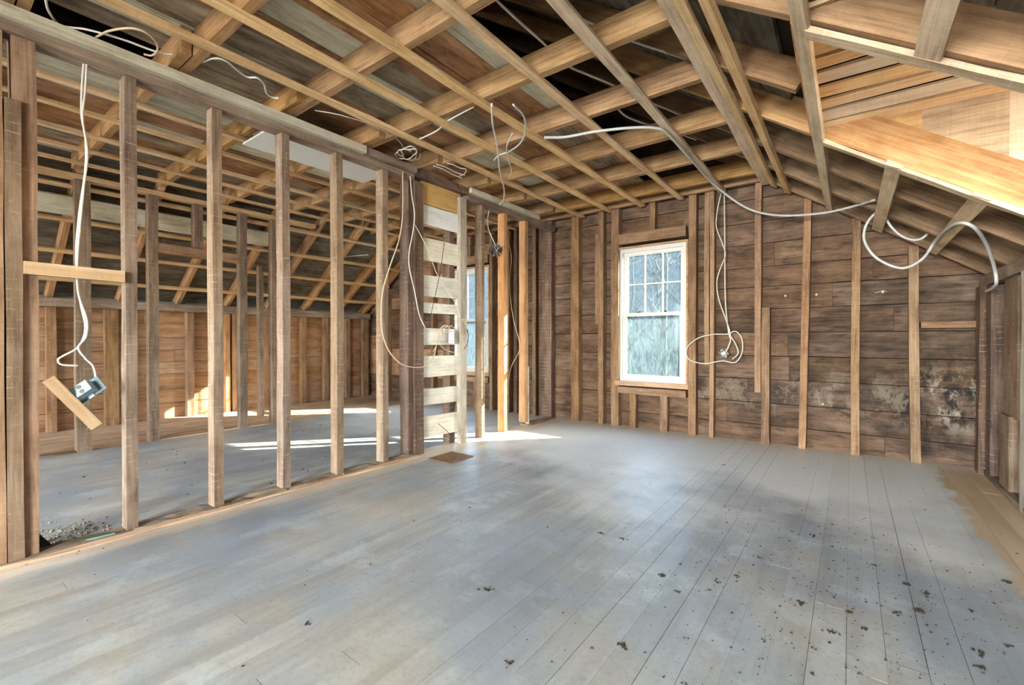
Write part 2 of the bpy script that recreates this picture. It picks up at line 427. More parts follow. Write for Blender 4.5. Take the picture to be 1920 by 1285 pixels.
# floor boards along the depth of the house
floor = struct('floor')
slab('subfloor', (XL-0.3, YF-0.2, -0.12), (XR+0.5, YB+0.25, -0.026), M['dark'], floor)
bw = 0.1092
x = -0.006
while x < XR+0.2: x += bw
x1 = x
while x1 > XL-0.05:
    x0 = x1-bw
    y = YF
    cuts = [YF]
    yy = YF+rnd.uniform(1.2, 4.2)
    while yy < YB-0.6:
        cuts.append(yy); yy += rnd.uniform(2.4, 4.4)
    cuts.append(YB+0.10)
    xm = (x0+x1)/2
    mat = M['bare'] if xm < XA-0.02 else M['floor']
    for a, b in zip(cuts, cuts[1:]):
        dz = rnd.uniform(-0.0004, 0.0004)
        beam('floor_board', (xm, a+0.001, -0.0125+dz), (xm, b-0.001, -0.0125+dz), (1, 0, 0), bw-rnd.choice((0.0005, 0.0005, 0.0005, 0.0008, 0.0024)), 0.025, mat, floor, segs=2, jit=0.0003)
    x1 = x0

# ---- window gable: sheathing, studs
wb = struct('wall_back')
RIDGE = slope_r(-3.315)+0.20
def gable_limits(z):
    if z < 1.7: return XL-0.35, XR+0.35
    return XL+(z-0.17-1.615)/SLOPE-0.05, XR-(z-0.17-1.615)/SLOPE+0.05
def gable_slab(nm, ya, yb, parent, wins):
    # outer skin with the window openings left free, one strip for each course
    zs = sorted({-0.1, 1.7, RIDGE}|{z for w_ in wins for z in w_[2:]})
    k = 0
    for a, b in zip(zs, zs[1:]):
        n = max(1, int((b-a)/0.5))
        for j in range(n):
            za, zb = a+(b-a)*j/n, a+(b-a)*(j+1)/n
            l0, r0 = gable_limits(za); l1, r1 = gable_limits(zb)
            segs = [(None, None)]
            xs = []
            for w_ in sorted(wins):
                if za >= w_[2]-1e-6 and zb <= w_[3]+1e-6: xs += [w_[0], w_[1]]
            edges = ['L']+xs+['R']
            for e0, e1 in zip(edges[::2], edges[1::2]):
                A0 = l0 if e0 == 'L' else e0; A1 = l1 if e0 == 'L' else e0
                B0 = r0 if e1 == 'R' else e1; B1 = r1 if e1 == 'R' else e1
                prism(nm, [(A0, ya, za), (B0, ya, za), (B1, ya, zb), (A1, ya, zb)], (0, yb-ya, 0), M['dark'], parent)
gable_slab('outer_cladding', YB+0.13, YB+0.19, wb, WINS)
z = -0.03
row = 0
while z < RIDGE-0.1:
    hgt = rnd.choice((0.19, 0.215, 0.235, 0.25))
    za, zb = z, z+hgt
    l, r = gable_limits(max(za-0.02, 0))
    spans = [(l, r)]
    for w_ in WINS:
        if zb > w_[2] and za < w_[3]:
            spans = [q for s_ in spans for q in ((s_[0], min(s_[1], w_[0])), (max(s_[0], w_[1]), s_[1])) if q[1]-q[0] > 0.02]
    for a, b in spans:
        cuts = [a]
        c = a+rnd.uniform(0.8, 3.2)
        while c < b-0.7: cuts.append(c); c += rnd.uniform(1.6, 3.4)
        cuts.append(b)
        if a < -3.7 and b > -3.0: cuts = sorted([c for c in cuts if abs(c+3.4) > 0.4]+[-3.38])
        for p, q in zip(cuts, cuts[1:]):
            yo = rnd.uniform(0, 0.006)
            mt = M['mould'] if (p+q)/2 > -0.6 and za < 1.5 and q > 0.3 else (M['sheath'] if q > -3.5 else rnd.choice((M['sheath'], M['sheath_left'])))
            beam('sheathing_board', (p+0.001, YB+0.112+yo, (za+zb)/2), (q-0.001, YB+0.112+yo, (za+zb)/2), (0, 1, 0), 0.022, hgt-rnd.uniform(0.004, 0.011), mt, wb, segs=4, jit=0.0018)
    z = zb
def bstud(px0, px1, py0, py1, mat='stud_back', dep=0.10, front=YB, lean=0.0, name='stud', zb=None, zt=None):
    X0 = on(px0, 640, Y=front).x; X1 = on(px1, 640, Y=front).x
    if zb is None: zb = on(px0, py1, Y=front).z
    if zt is None: zt = on(px0, py0, Y=front).z
    xm = (X0+X1)/2
    return beam(name, (xm-lean, front+dep/2, max(zb, 0.0)), (xm+lean, front+dep/2, zt), (1, 0, 0), X1-X0, dep, M[mat], wb, segs=6, jit=0.0022, bow=rnd.uniform(-0.006, 0.006))
def top_at(X): return min(2.95, slope_r(X)+0.05) if X > -3.3 else min(2.95, slope_l(X)+0.05)
bstud(1010, 1034, 0, 0, 'stud_dark', zb=0.0, zt=2.9)
bstud(1071, 1085, 0, 0, zb=0, zt=2.9)
bstud(1122, 1131, 0, 0, zb=0, zt=2.9)
bstud(1116, 1122, 440, 608, name='sister_stud', dep=0.07)
bstud(1146, 1160, 0, 0, zb=0, zt=2.9)
bstud(1291, 1305, 0, 0, zb=0, zt=2.9)
bstud(1330, 1338, 0, 0, zb=0, zt=2.9)
bstud(1321, 1330, 360, 684, name='sister_stud')
bstud(1415, 1427, 0, 736, zt=2.76)
bstud(1428, 1443, 577, 835, zb=0, name='sister_stud')
bstud(1502, 1516, 0, 0, zb=0, zt=2.50, lean=0.02)
bstud(1597, 1613, 0, 0, zb=0, zt=2.24)
bstud(1706, 1725, 0, 0, zb=0, zt=1.93, lean=-0.012)
for Xs in (-6.95, -6.55, -6.12, -5.72, -5.40, -4.42, -4.1, -3.95, -3.62):
    beam('stud', (Xs, YB+0.05, 0), (Xs, YB+0.05, min(2.9, slope_l(Xs)+0.04)), (1, 0, 0), 0.055, 0.1, M['stud_back' if Xs not in (-3.95,) else 'stud_dark'], wb, segs=5)
# window framing
def hb(name, Xa, Xb, za, zb, mat='stud_back', ya=YB, dep=0.10):
    return beam(name, (Xa, ya+dep/2, (za+zb)/2), (Xb, ya+dep/2, (za+zb)/2), (0, 1, 0), dep, zb-za, M[mat], wb, segs=4, jit=0.002)
for (a, b, c, d) in WINS:
    hb('window_header', a+0.012 if a > -4 else a, b-0.005, 2.285, 2.41)
    hb('rough_sill', a+0.0, b+0.0, 0.42, 0.50, 'stud_back')
    mx = (a+b)/2
    beam('cripple_stud', (mx+0.02, YB+0.05, 2.412), (mx+0.02, YB+0.05, 2.9), (1, 0, 0), 0.068, 0.09, M['stud_back'], wb)
    for cx, wd in ((a+0.20, 0.075), (a+0.58, 0.085)):
        beam('cripple_stud', (cx, YB+0.05, 0), (cx, YB+0.05, 0.418), (1, 0, 0), wd, 0.09, M['stud_back'], wb)
hb('blocking', on(1727, 610, Y=YB).x, on(1830, 610, Y=YB).x, 1.195, 1.25)
# gable rafter against the sheathing

# ---- windows
def make_window(name, a, b, c, d):
    root = struct(name)
    def part(nm, lo, hi, mat='white', par=root): return slab(nm, lo, hi, M[mat], par)
    y0 = YB+0.045
    # wooden jamb lining
    part('jamb_lining', (a-0.022, YB+0.005, c-0.02), (a, YB+0.16, d+0.02), 'jamb')
    part('jamb_lining', (b, YB+0.005, c-0.02), (b+0.022, YB+0.16, d+0.02), 'jamb')
    part('head_lining', (a, YB+0.005, d), (b, YB+0.16, d+0.022), 'jamb')
    part('stool', (a-0.03, YB-0.012, c-0.055), (b+0.03, YB+0.16, c), 'jamb')
    # vinyl frame
    part('frame_stile', (a, y0, c), (a+0.045, y0+0.11, d)); part('frame_stile', (b-0.045, y0, c), (b, y0+0.11, d))
    part('frame_head', (a+0.045, y0, d-0.042), (b-0.045, y0+0.11, d)); part('frame_sill', (a+0.045, y0, c), (b-0.045, y0+0.11, c+0.035))
    zm = 1.40
    for nm, yo, z0, z1 in (('upper_sash', y0+0.062, zm-0.02, d-0.042), ('lower_sash', y0+0.022, c+0.035, zm+0.025)):
        sash = bpy.data.objects.new(nm, None); COL.objects.link(sash); sash.parent = root
        X0, X1 = a+0.045, b-0.045; t = 0.045; tr = 0.042
        part('stile', (X0, yo, z0), (X0+t, yo+0.034, z1), par=sash); part('stile', (X1-t, yo, z0), (X1, yo+0.034, z1), par=sash)
        part('rail', (X0+t, yo, z1-tr), (X1-t, yo+0.034, z1), par=sash); part('rail', (X0+t, yo, z0), (X1-t, yo+0.034, z0+tr), par=sash)
        gx0, gx1, gz0, gz1 = X0+t, X1-t, z0+tr, z1-tr
        if nm == 'upper_sash':
            mw = 0.018
            for i in (1, 2):
                xx = gx0+(gx1-gx0)*i/3
                part('muntin', (xx-mw/2, yo+0.008, gz0), (xx+mw/2, yo+0.026, gz1), par=sash)
            zz = (gz0+gz1)/2
            for i in range(3):
                ca = gx0+(gx1-gx0)*i/3+(mw/2 if i else 0); cb = gx0+(gx1-gx0)*(i+1)/3-(mw/2 if i < 2 else 0)
                part('muntin', (ca, yo+0.008, zz-mw/2), (cb, yo+0.026, zz+mw/2), par=sash)
                for j in range(2):
                    p0 = gz0 if j == 0 else zz+mw/2; p1 = zz-mw/2 if j == 0 else gz1
                    part('pane', (ca, yo+0.015, p0), (cb, yo+0.019, p1), 'glass', sash)
        else:
            part('pane', (gx0, yo+0.015, gz0), (gx1, yo+0.019, gz1), 'glass_low', sash)
            for f_ in (0.27, 0.72):
                xx = X0+(X1-X0)*f_
                part('sash_lock', (xx-0.022, yo-0.004, z1), (xx+0.022, yo+0.028, z1+0.014), 'soot', sash)
    return root
for i, w_ in enumerate(WINS): make_window('window_%d' % (i+1), *w_)

# ---- front gable behind the camera, with two wide openings added for the fill lamps
wf = struct('wall_front')
gable_slab('outer_cladding', YF-0.10, YF-0.04, wf, [(-1.3, 0.9, 0.65, 2.35), (-6.3, -4.1, 0.65, 2.35)])

# ---- knee wall by the camera side (X = XR)
wr = struct('wall_right')
z = 0.0
while z < 1.62:
    hgt = min(rnd.choice((0.17, 0.19, 0.21)), 1.66-z)
    beam('sheathing_board', (XR+0.115, YF, z+hgt/2), (XR+0.115, YB+0.1, z+hgt/2), (1, 0, 0), 0.022, hgt-0.005, M['sheath'], wr, segs=3)
    z += hgt
slab('outer_cladding', (XR+0.14, YF-0.1, -0.1), (XR+0.19, YB+0.19, 1.62), M['outer'], wr)
beam('top_plate', (XR+0.05, YF, 1.575), (XR+0.05, YB+0.08, 1.575), (1, 0, 0), 0.10, 0.085, M['plate'], wr, segs=8, jit=0.003)
def rstud(y0, y1, za, zb, mat='stud', x0=XR, dep=0.10, nm='stud'):
    beam(nm, (x0+dep/2, (y0+y1)/2, za), (x0+dep/2, (y0+y1)/2, zb), (0, 1, 0), y1-y0, dep, M[mat], wr, segs=6, jit=0.003)
rstud(5.22, 5.34, 0, 1.53, 'stud_dark', x0=XR-0.03, nm='corner_post')
rstud(5.02, 5.16, 0, 1.52, 'stud_dark')
rstud(4.47, 4.80, 0.55, 1.53, 'stud', dep=0.05, x0=XR+0.03)
rstud(4.56, 4.80, 0, 0.56, 'stud', nm='sister_stud', dep=0.07, x0=XR+0.01)
rstud(4.16, 4.25, 0, 1.53, 'stud_white')
for yy in (3.72, 3.3, 2.9, 2.5, 2.1, 1.7, 1.3, 0.9, 0.5, 0.1, -0.4, -0.9, -1.5, -2.1): rstud(yy, yy+0.055, 0, 1.53)
beam('sole_plate', (XR+0.05, YF, 0.02), (XR+0.05, YB, 0.02), (1, 0, 0), 0.1, 0.04, M['grime'], wr, segs=6)

# ---- far knee wall (X = XL)
wl = struct('wall_left')
z = 0.0
while z < 1.46:
    hgt = min(rnd.choice((0.17, 0.19, 0.21)), 1.50-z)
    cuts = [YF, rnd.uniform(-1, 0.6), rnd.uniform(1.6, 3.6), YB+0.1]
    for a, b in zip(cuts, cuts[1:]):
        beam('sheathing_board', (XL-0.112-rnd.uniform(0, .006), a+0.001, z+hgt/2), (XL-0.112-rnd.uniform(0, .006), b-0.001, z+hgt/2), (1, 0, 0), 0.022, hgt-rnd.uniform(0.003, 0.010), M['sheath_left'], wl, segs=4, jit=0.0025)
    z += hgt
slab('outer_cladding', (XL-0.19, YF-0.1, -0.1), (XL-0.135, YB+0.19, 1.62), M['outer'], wl)
beam('top_plate', (XL-0.0, YF, 1.53), (XL-0.0, YB, 1.53), (1, 0, 0), 0.11, 0.10, M['plate'], wl, segs=8, jit=0.003)
for y0, y1 in ((0.952, 1.035), (1.47, 1.60), (2.348, 2.43), (2.84, 2.90), (2.93, 2.985), (4.017, 4.09), (4.426, 4.51), (4.862, 4.94), (5.22, 5.34), (3.42, 3.49), (0.4, 0.46), (-0.2, -0.14), (-0.9, -0.84), (-1.6, -1.54)):
    beam('stud', (XL-0.045, (y0+y1)/2, 0), (XL-0.045, (y0+y1)/2, 1.478), (0, 1, 0), y1-y0, 0.10, M['stud_back' if y0 not in (2.84, 2.93) else 'stud_gold'], wl, segs=5, jit=0.003)

# ---- centre partition (X = XC)
wc = struct('wall_center')
def cstud(y0, y1, za=0.0, zb=2.585, mat='stud', dep=0.095, x0=XC, nm='stud', jit=0.0025):
    return beam(nm, (x0-dep/2, (y0+y1)/2, za), (x0-dep/2, (y0+y1)/2, zb), (0, 1, 0), y1-y0, dep, M[mat], wc, segs=8, jit=jit, bow=rnd.uniform(-0.005, 0.005))
cstud(0.19, 0.275, 0, 2.60, 'stud_back')
cstud(0.278, 0.334, 0, 2.27, 'stud', nm='jack_stud')
cstud(0.302, 0.387, 0, 2.60, 'stud_back', x0=XC-0.016, dep=0.13)
cstud(0.729, 0.782); cstud(1.166, 1.222); cstud(1.608, 1.662, mat='stud'); cstud(2.038, 2.095); cstud(2.479, 2.536)
cstud(2.845, 2.952, mat='stud_dark', dep=0.12, nm='corner_post'); cstud(2.79, 2.842, mat='stud_dark', x0=XC-0.03, dep=0.12)
cstud(3.457, 3.555, mat='stud_white', dep=0.05)
cstud(3.40, 3.475, mat='stud_dark', x0=XC-0.10, dep=0.10)
cstud(3.798, 3.848); cstud(4.205, 4.265, mat='stud_gold'); cstud(4.635, 4.70, 0.05, mat='stud_gold'); cstud(4.70, 4.715, 0.02, 0.75, mat='stud_white', x0=XC+0.008, dep=0.05, nm='splinter')
for yy in (-0.9, -1.5, -2.1): cstud(yy, yy+0.055)
def cplate(nm, y0, y1, z0, z1, xa, xb, mat, jit=0.003):
    return beam(nm, ((xa+xb)/2, y0, (z0+z1)/2), ((xa+xb)/2, y1, (z0+z1)/2), (1, 0, 0), xb-xa, z1-z0, M[mat], wc, segs=10, jit=jit)
cplate('top_plate', YF, 2.83, 2.587, 2.637, XC-0.10, XC+0.012, 'plate')
cplate('top_plate', 2.83, 3.57, 2.632, 2.70, XC-0.10, XC+0.02, 'stud_dark', jit=0.006)
cplate('top_plate', 3.57, YB, 2.587, 2.65, XC-0.10, XC+0.012, 'plate')
cplate('plastered_strip', YF, 2.28, 2.642, 2.70, XC-0.05, XC+0.055, 'plaster_edge')
cplate('plastered_strip', 2.285, 2.83, 2.642, 2.70, XC-0.05, XC+0.045, 'plate')
cplate('plastered_strip', 3.58, 4.9, 2.652, 2.705, XC-0.05, XC+0.05, 'plaster_edge')
# fragments of the sole plate
for y0, y1 in ((0.05, 0.74), (0.76, 1.18), (1.2, 1.62), (1.65, 2.05), (2.08, 2.49), (2.52, 2.83), (4.68, YB)):
    beam('sole_plate', (XC-0.045, y0, 0.008), (XC-0.045, y1, 0.008), (1, 0, 0), rnd.uniform(0.10, 0.14), 0.018, M['grime'], wc, segs=6, jit=0.006)
beam('sole_edge', (XC+0.045, 0.15, 0.006), (XC+0.045, 2.85, 0.006), (1, 0, 0), 0.045, 0.012, M['bare'], wc, segs=12, jit=0.006)
# blocking between the door jamb and the first stud
beam('blocking', (XC+0.012, 0.337, 1.452), (XC+0.012, 0.722, 1.448), (1, 0, 0), 0.025, 0.062, M['scrap'], wc, segs=4, jit=0.001)
# boards nailed across the chase
CH = [((341, 382, 364, 403), 'plywood'), ((383, 421, 404, 438), 'chase_white'), ((445, 488, 460, 500), 'chase'), ((514, 557, 525, 560), 'chase'), ((567, 587, 572, 591), 'chase'),
      ((616, 646, 616, 648), 'chase'), ((668, 708, 666, 703), 'chase'), ((730, 760, 723, 753), 'chase'), ((783, 820, 770, 810), 'chase')]
for k, (q, mt) in enumerate(CH):
    xx = XC-0.035
    zl0, zl1 = on(796, q[0], X=xx).z, on(796, q[1], X=xx).z
    zr0, zr1 = on(863, q[2], X=xx).z, on(863, q[3], X=xx).z
    za = (zl0+zr0)/2; zb = (zl1+zr1)/2
    o = beam('chase_board', (xx-0.012, 2.955, (zl0+zl1)/2), (xx-0.012, 3.50, (zr0+zr1)/2), (1, 0, 0), 0.02, (za-zb)-0.003, M[mt], wc, segs=4, jit=0.002)

# ---- alcove partition (X = XA), where the slope begins
wa = struct('wall_alcove')
for y0, y1, za, zb in ((0.956, 1.07, 0, 2.64), (1.521, 1.61, 0, 2.64), (1.941, 2.03, 2.14, 2.64), (2.418, 2.505, 0, 2.64), (2.799, 2.855, 0, 2.64), (0.2, 0.255, 0, 2.64), (-0.6, -0.55, 0, 2.64), (-1.4, -1.35, 0, 2.64)):
    beam('stud' if za == 0 else 'cripple_stud', (XA-0.045, (y0+y1)/2, za), (XA-0.045, (y0+y1)/2, zb), (0, 1, 0), y1-y0, 0.09, M['stud'], wa, segs=7, jit=0.003)
beam('stud', (-6.75, 3.0, 0), (-6.75, 3.0, slope_l(-6.75)), (0, 1, 0), 0.06, 0.09, M['stud'], wa, segs=6)
beam('door_header', (XA-0.045, 1.612, 2.085), (XA-0.045, 2.416, 2.075), (1, 0, 0), 0.08, 0.105, M['stud_back'], wa)
beam('top_plate', (XA-0.045, YF, 2.668), (XA-0.045, 3.4, 2.668), (1, 0, 0), 0.10, 0.05, M['strip'], wa, segs=10)
beam('sole_plate', (XA-0.05, YF, 0.008), (XA-0.05, 0.95, 0.008), (1, 0, 0), 0.10, 0.016, M['grime'], wa)
beam('sole_plate', (XA-0.05, 1.62, 0.006), (XA-0.05, 2.9, 0.006), (1, 0, 0), 0.05, 0.012, M['bare'], wa)

# ---- ceiling: joists across, furring along, attic boards on top
ce = struct('ceiling')
JY = (-4.3, -3.65, -3.0, -2.3, -1.65, -1.0, -0.35, 0.32, 0.99, 1.66, 2.335, 2.985, 3.69, 4.35, 5.0)
for y in JY:
    beam('joist', (-0.66, y+0.025, ZJ+0.075), (-3.52, y+0.025, ZJ+0.075), (0, 1, 0), 0.05, 0.15, M['joist'], ce, segs=6, bow=rnd.uniform(-0.004, 0.004))
    yo = 0.055 if y > 0.9 else 0.055
    beam('joist', (-3.05, y+0.025-yo, ZJ+0.075), (-5.98, y+0.025-yo, ZJ+0.075), (0, 1, 0), 0.05, 0.15, M['joist'], ce, segs=6, bow=rnd.uniform(-0.004, 0.004))
beam('joist', (-0.66, 5.31, ZJ+0.075), (-5.98, 5.31, ZJ+0.075), (0, 1, 0), 0.05, 0.15, M['joist'], ce, segs=8)
for X, wd, mt in ((-0.705, 0.085, 'strip_grey'), (-1.13, 0.068, 'strip_grey'), (-1.575, 0.062, 'strip'), (-2.03, 0.062, 'strip'), (-2.455, 0.062, 'strip'), (-2.855, 0.062, 'strip'),
                  (-3.96, 0.05, 'strip'), (-4.38, 0.05, 'strip'), (-4.86, 0.05, 'strip'), (-5.28, 0.05, 'strip'), (-5.70, 0.05, 'strip')):
    beam('furring_strip', (X, YF, ZS+0.0125), (X+rnd.uniform(-.012, .012), YB+0.02, ZS+0.0125), (1, 0, 0), wd, 0.024, M[mt], ce, segs=24, jit=0.004)
PALE = [on(px_, py_, Z=ZJ+0.16) for px_, py_ in ((285, 35), (590, 45), (150, 145), (985, 150), (905, 60), (1010, 340), (330, 215), (860, 240))]
X = -1.72
while X > -5.95:
    wd = rnd.choice((0.17, 0.2, 0.22, 0.24))
    xm = X-wd/2
    cuts = [YF, -1.0, rnd.choice((0.345, 1.0)), rnd.choice((1.69, 2.36)), rnd.choice((3.01, 3.71)), rnd.choice((4.37, 4.39)), YB+0.1]
    for a, b in zip(cuts, cuts[1:]):
        if -3.72 < xm < -3.5 and a < 0.9: continue      # open slot beside the partition
        if xm > -1.95 and a > 3.5: continue
        mt = rnd.choices(('attic', 'attic_brown', 'attic_pale'), (4, 6, 0.8))[0]
        if any(abs(q.x-xm) < wd/2 and a < q.y < b for q in PALE): mt = 'attic_pale'
        beam('attic_board', (xm, a+0.002, ZJ+0.162+rnd.uniform(0, .004)), (xm, b-0.002, ZJ+0.162+rnd.uniform(0, .004)), (1, 0, 0), wd-0.004, 0.02, M[mt], ce, segs=4, jit=0.002)
    X -= wd
    if rnd.random() < 0.12: X -= 0.03
slab('drywall_panel', (-3.985, 1.64, 2.690), (XC-0.105, 2.78, 2.704), M['drywall'], ce)

# ---- roof slopes
cs, sn = math.cos(math.atan(SLOPE)), math.sin(math.atan(SLOPE))
def slope_pt(side, X, off):
    """point on the rafter-line of a slope, off = distance above the furring underside, square to the slope"""
    if side > 0: return Vector((X+sn*off, 0, slope_r(X)+cs*off))
    return Vector((X-sn*off, 0, slope_l(X)+cs*off))
def along(side, X0, X1, y, off):
    a = slope_pt(side, X0, off); b = slope_pt(side, X1, off)
    a.y = b.y = y
    return a, b
DY0, DY1, DX = 2.155, 3.40, -0.15
rr = struct('roof_right'); rl = struct('roof_left')
for y, X1, dep, mt in ((-4.4, 1.15, .14, 'rafter'), (-3.7, 1.15, .14, 'rafter'), (-3.05, 1.15, .14, 'rafter'), (-2.4, 1.15, .14, 'rafter'), (-1.75, 1.15, .14, 'rafter'), (-1.1, 1.15, .14, 'rafter'), (-0.45, 1.15, .14, 'rafter'), (0.2, 1.15, .14, 'rafter'), (0.85, 1.15, .14, 'rafter'), (1.5, 1.15, .14, 'rafter'),
                       (2.13, 1.15, .2, 'joist'), (2.84, -0.255, .14, 'rafter'), (3.43, 1.15, .2, 'orange'), (4.08, 1.15, .14, 'rafter'), (4.72, 1.15, .14, 'rafter'), (5.32, 1.15, .14, 'rafter')):
    a, b = along(1, -3.28, X1, y, 0.026+dep/2)
    beam('rafter', a, b, (0, 1, 0), 0.05, dep, M[mt], rr, segs=8, bow=rnd.uniform(-0.004, 0.004))
for y in (-4.4, -3.7, -3.05, -2.4, -1.75, -1.1, -0.45, 0.2, 0.99, 1.64, 2.27, 2.9, 3.5, 4.12, 4.77, 5.32):
    a, b = along(-1, -3.35, XL-0.25, y, 0.026+0.07)
    beam('rafter', a, b, (0, 1, 0), 0.05, 0.14, M['rafter_gold'], rl, segs=8, bow=rnd.uniform(-0.004, 0.004))
for side, par in ((1, rr), (-1, rl)):
    sgn = 1 if side > 0 else -1
    X = -3.315+sgn*0.02
    end = 1.2 if side > 0 else XL-0.3
    while (X < end) if side > 0 else (X > end):
        wd = rnd.choice((0.18, 0.2, 0.22))*cs
        Xm = X+sgn*wd/2
        off = 0.176 if True else 0
        p = slope_pt(side, Xm, off)
        spans = [(YF-0.1, YB+0.15)]
        if side > 0 and p.x > -0.27: spans = [(YF-0.1, DY0-0.05), (DY1+0.085, YB+0.15)]
        for a, b in spans:
            cuts = [a]
            c = a+rnd.uniform(0.8, 3)
            while c < b-0.6: cuts.append(c); c += rnd.uniform(1.8, 3.2)
            cuts.append(b)
            for q0, q1 in zip(cuts, cuts[1:]):
                zo = rnd.uniform(0, 0.004)
                beam('roof_board', (p.x, q0+.001, p.z+zo), (p.x, q1-.001, p.z+zo), (sgn*cs, 0, -sn), wd/cs-rnd.uniform(0.003, 0.009), 0.02, M['roof'], par, segs=3, jit=0.002)
        X += sgn*wd
def roof_skin(side, Xa, Xb, ya, yb, par):
    q = [slope_pt(side, Xa, 0.195), slope_pt(side, Xb, 0.195)]
    v = [Vector((q[0].x, ya, q[0].z)), Vector((q[1].x, ya, q[1].z)), Vector((q[1].x, yb, q[1].z)), Vector((q[0].x, yb, q[0].z))]
    prism('roof_covering', v, (0, 0, 0.05), M['dark'], par)
roof_skin(-1, -3.2, XL-0.45, YF-0.2, YB+0.3, rl)
roof_skin(1, -3.45, -0.30, YF-0.2, YB+0.3, rr)
roof_skin(1, -0.30, 1.35, YF-0.2, DY0-0.06, rr)
roof_skin(1, -0.30, 1.35, DY1+0.085, YB+0.3, rr)
# furring on the slopes
def slope_strip(side, X, y0, y1, wd, mt, par, segs=14, jit=0.004):
    p = slope_pt(side, X, 0.012); q = p.copy(); p.y, q.y = y0, y1
    beam('furring_strip', p, q, (cs*side, 0, -sn), wd, 0.024, M[mt], par, segs=segs, jit=jit)
slope_strip(1, -0.645, YF, YB, 0.062, 'strip', rr)
slope_strip(1, -0.52, YF, YB+0.02, 0.062, 'strip', rr)
slope_strip(1, -0.17, YF, YB-0.03, 0.062, 'strip_grey', rr)
slope_strip(1, 0.19, 3.38, 5.32, 0.085, 'strip_grey', rr, 6)
slope_strip(1, 0.545, 3.38, 5.27, 0.085, 'strip_grey', rr, 6)
slope_strip(1, 0.205, YF, 2.17, 0.085, 'strip_grey', rr, 6)
slope_strip(1, 0.56, YF, 2.17, 0.085, 'strip_grey', rr, 6)
for X in (-6.10, -6.48, -6.87, -7.27): slope_strip(-1, X, YF, YB, 0.045, 'strip', rl)
p = slope_pt(-1, -6.31, 0.006); q = p.copy(); p.y, q.y = -0.5, 2.95
beam('whitewashed_board', p, q, (cs, 0, sn), 0.25, 0.016, M['attic_pale'], rl, segs=6, jit=0.003)
# ridge board
beam('ridge_board', (-3.315, YF, RIDGE-0.16), (-3.315, YB, RIDGE-0.16), (1, 0, 0), 0.03, 0.2, M['rafter'], rr, segs=4)

# ---- dormer: trimmers' ledgers, flat-pitched board roof, cheeks
do = struct('roof_dormer')
a, b = along(1, DX, 1.15, 2.165, 0.010); beam('trimmer_ledger', a, b, (0, 1, 0), 0.065, 0.022, M['strip_grey'], do, segs=8, jit=0.003)
a, b = along(1, DX, 1.15, 2.185, 0.055); beam('trimmer_ledger', a, b, (0, 1, 0), 0.03, 0.03, M['rafter'], do, segs=6, jit=0.003)
a, b = along(1, DX, 1.15, 3.425, 0.010); beam('trimmer_ledger', a, b, (0, 1, 0), 0.06, 0.022, M['strip_grey'], do, segs=8, jit=0.003)
DS = 0.30
def dz_(y): return 2.40+DS*(3.46-y)
y = 3.45; k = 0
while y > 2.82:
    wd = rnd.choice((0.075, 0.085, 0.095))
    m_ = (y-wd/2)
    beam('dormer_roof_board', (-0.175, m_, dz_(m_)), (1.75, m_, dz_(m_)), (0, 1, -DS), wd-0.012, 0.018, M[('fresh', 'fresh_pale', 'fresh')[k % 3]], do, segs=5, jit=0.003)
    y -= wd+0.012; k += 1
ymid = 2.80
y = 2.77
while y > 2.16:
    m_ = y-0.05; zz = dz_(ymid)-DS*(ymid-m_)
    beam('dormer_roof_board', (-0.175, m_, zz), (1.75, m_, zz), (0, 1, DS), 0.088, 0.018, M['fresh'], do, segs=3, jit=0.003)
    y -= 0.1
prism('roof_covering', [(-0.19, 3.60, dz_(3.6)+0.03), (1.9, 3.60, dz_(3.6)+0.03), (1.9, ymid, dz_(ymid)+0.03), (-0.19, ymid, dz_(ymid)+0.03)], (0, 0, 0.04), M['dark'], do)
prism('roof_covering', [(-0.19, ymid, dz_(ymid)+0.03), (1.9, ymid, dz_(ymid)+0.03), (1.9, 2.0, dz_(ymid)-DS*0.8+0.03), (-0.19, 2.0, dz_(ymid)-DS*0.8+0.03)], (0, 0, 0.04), M['dark'], do)
# cheeks: boards standing on the trimmers
def cheek(yc, th, mats):
    zt = dz_(3.46) if yc > 3 else dz_(ymid)-DS*(ymid-yc)
    for i, (xa, xb) in enumerate(((-0.05, 0.32), (0.32, 0.66), (0.66, 1.0), (1.0, 1.4), (1.4, 1.78))):
        zb0 = slope_r(xa)+0.22 if xa < 0.9 else 1.60; zb1 = slope_r(xb)+0.22 if xb < 0.9 else 1.60
        prism('cheek_board', [(xa, yc, min(zb0, zt)), (xb, yc, min(zb1, zt-0.01)), (xb, yc, zt+0.01), (xa, yc, zt+0.01)], (0, th, 0), M[mats[i % len(mats)]], do)
cheek(3.452, 0.02, ('fresh', 'strip_grey', 'fresh_pale'))
cheek(2.11, -0.02, ('rafter', 'joist'))
# unseen outer part of the dormer, its opening added for the fill lamp
prism('cheek_board', [(0.8, 3.475, -0.1), (1.8, 3.475, -0.1), (1.8, 3.475, 2.43), (0.8, 3.475, 2.43)], (0, 0.03, 0), M['outer'], do)
prism('cheek_board', [(0.8, 2.08, -0.1), (1.8, 2.08, -0.1), (1.8, 2.08, 2.43), (0.8, 2.08, 2.43)], (0, -0.03, 0), M['outer'], do)
slab('dormer_front', (1.75, 2.06, -0.1), (1.8, 3.50, 1.62), M['outer'], do)
slab('dormer_front', (1.75, 2.06, 2.30), (1.8, 3.50, 2.65), M['outer'], do)
slab('dormer_front', (1.75, 2.06, 1.62), (1.8, 2.28, 2.30), M['outer'], do)
slab('dormer_front', (1.75, 3.28, 1.62), (1.8, 3.50, 2.30), M['outer'], do)
slab('dormer_deck', (XR+0.1, 2.06, 1.55), (1.8, 3.50, 1.60), M['rafter'], do)
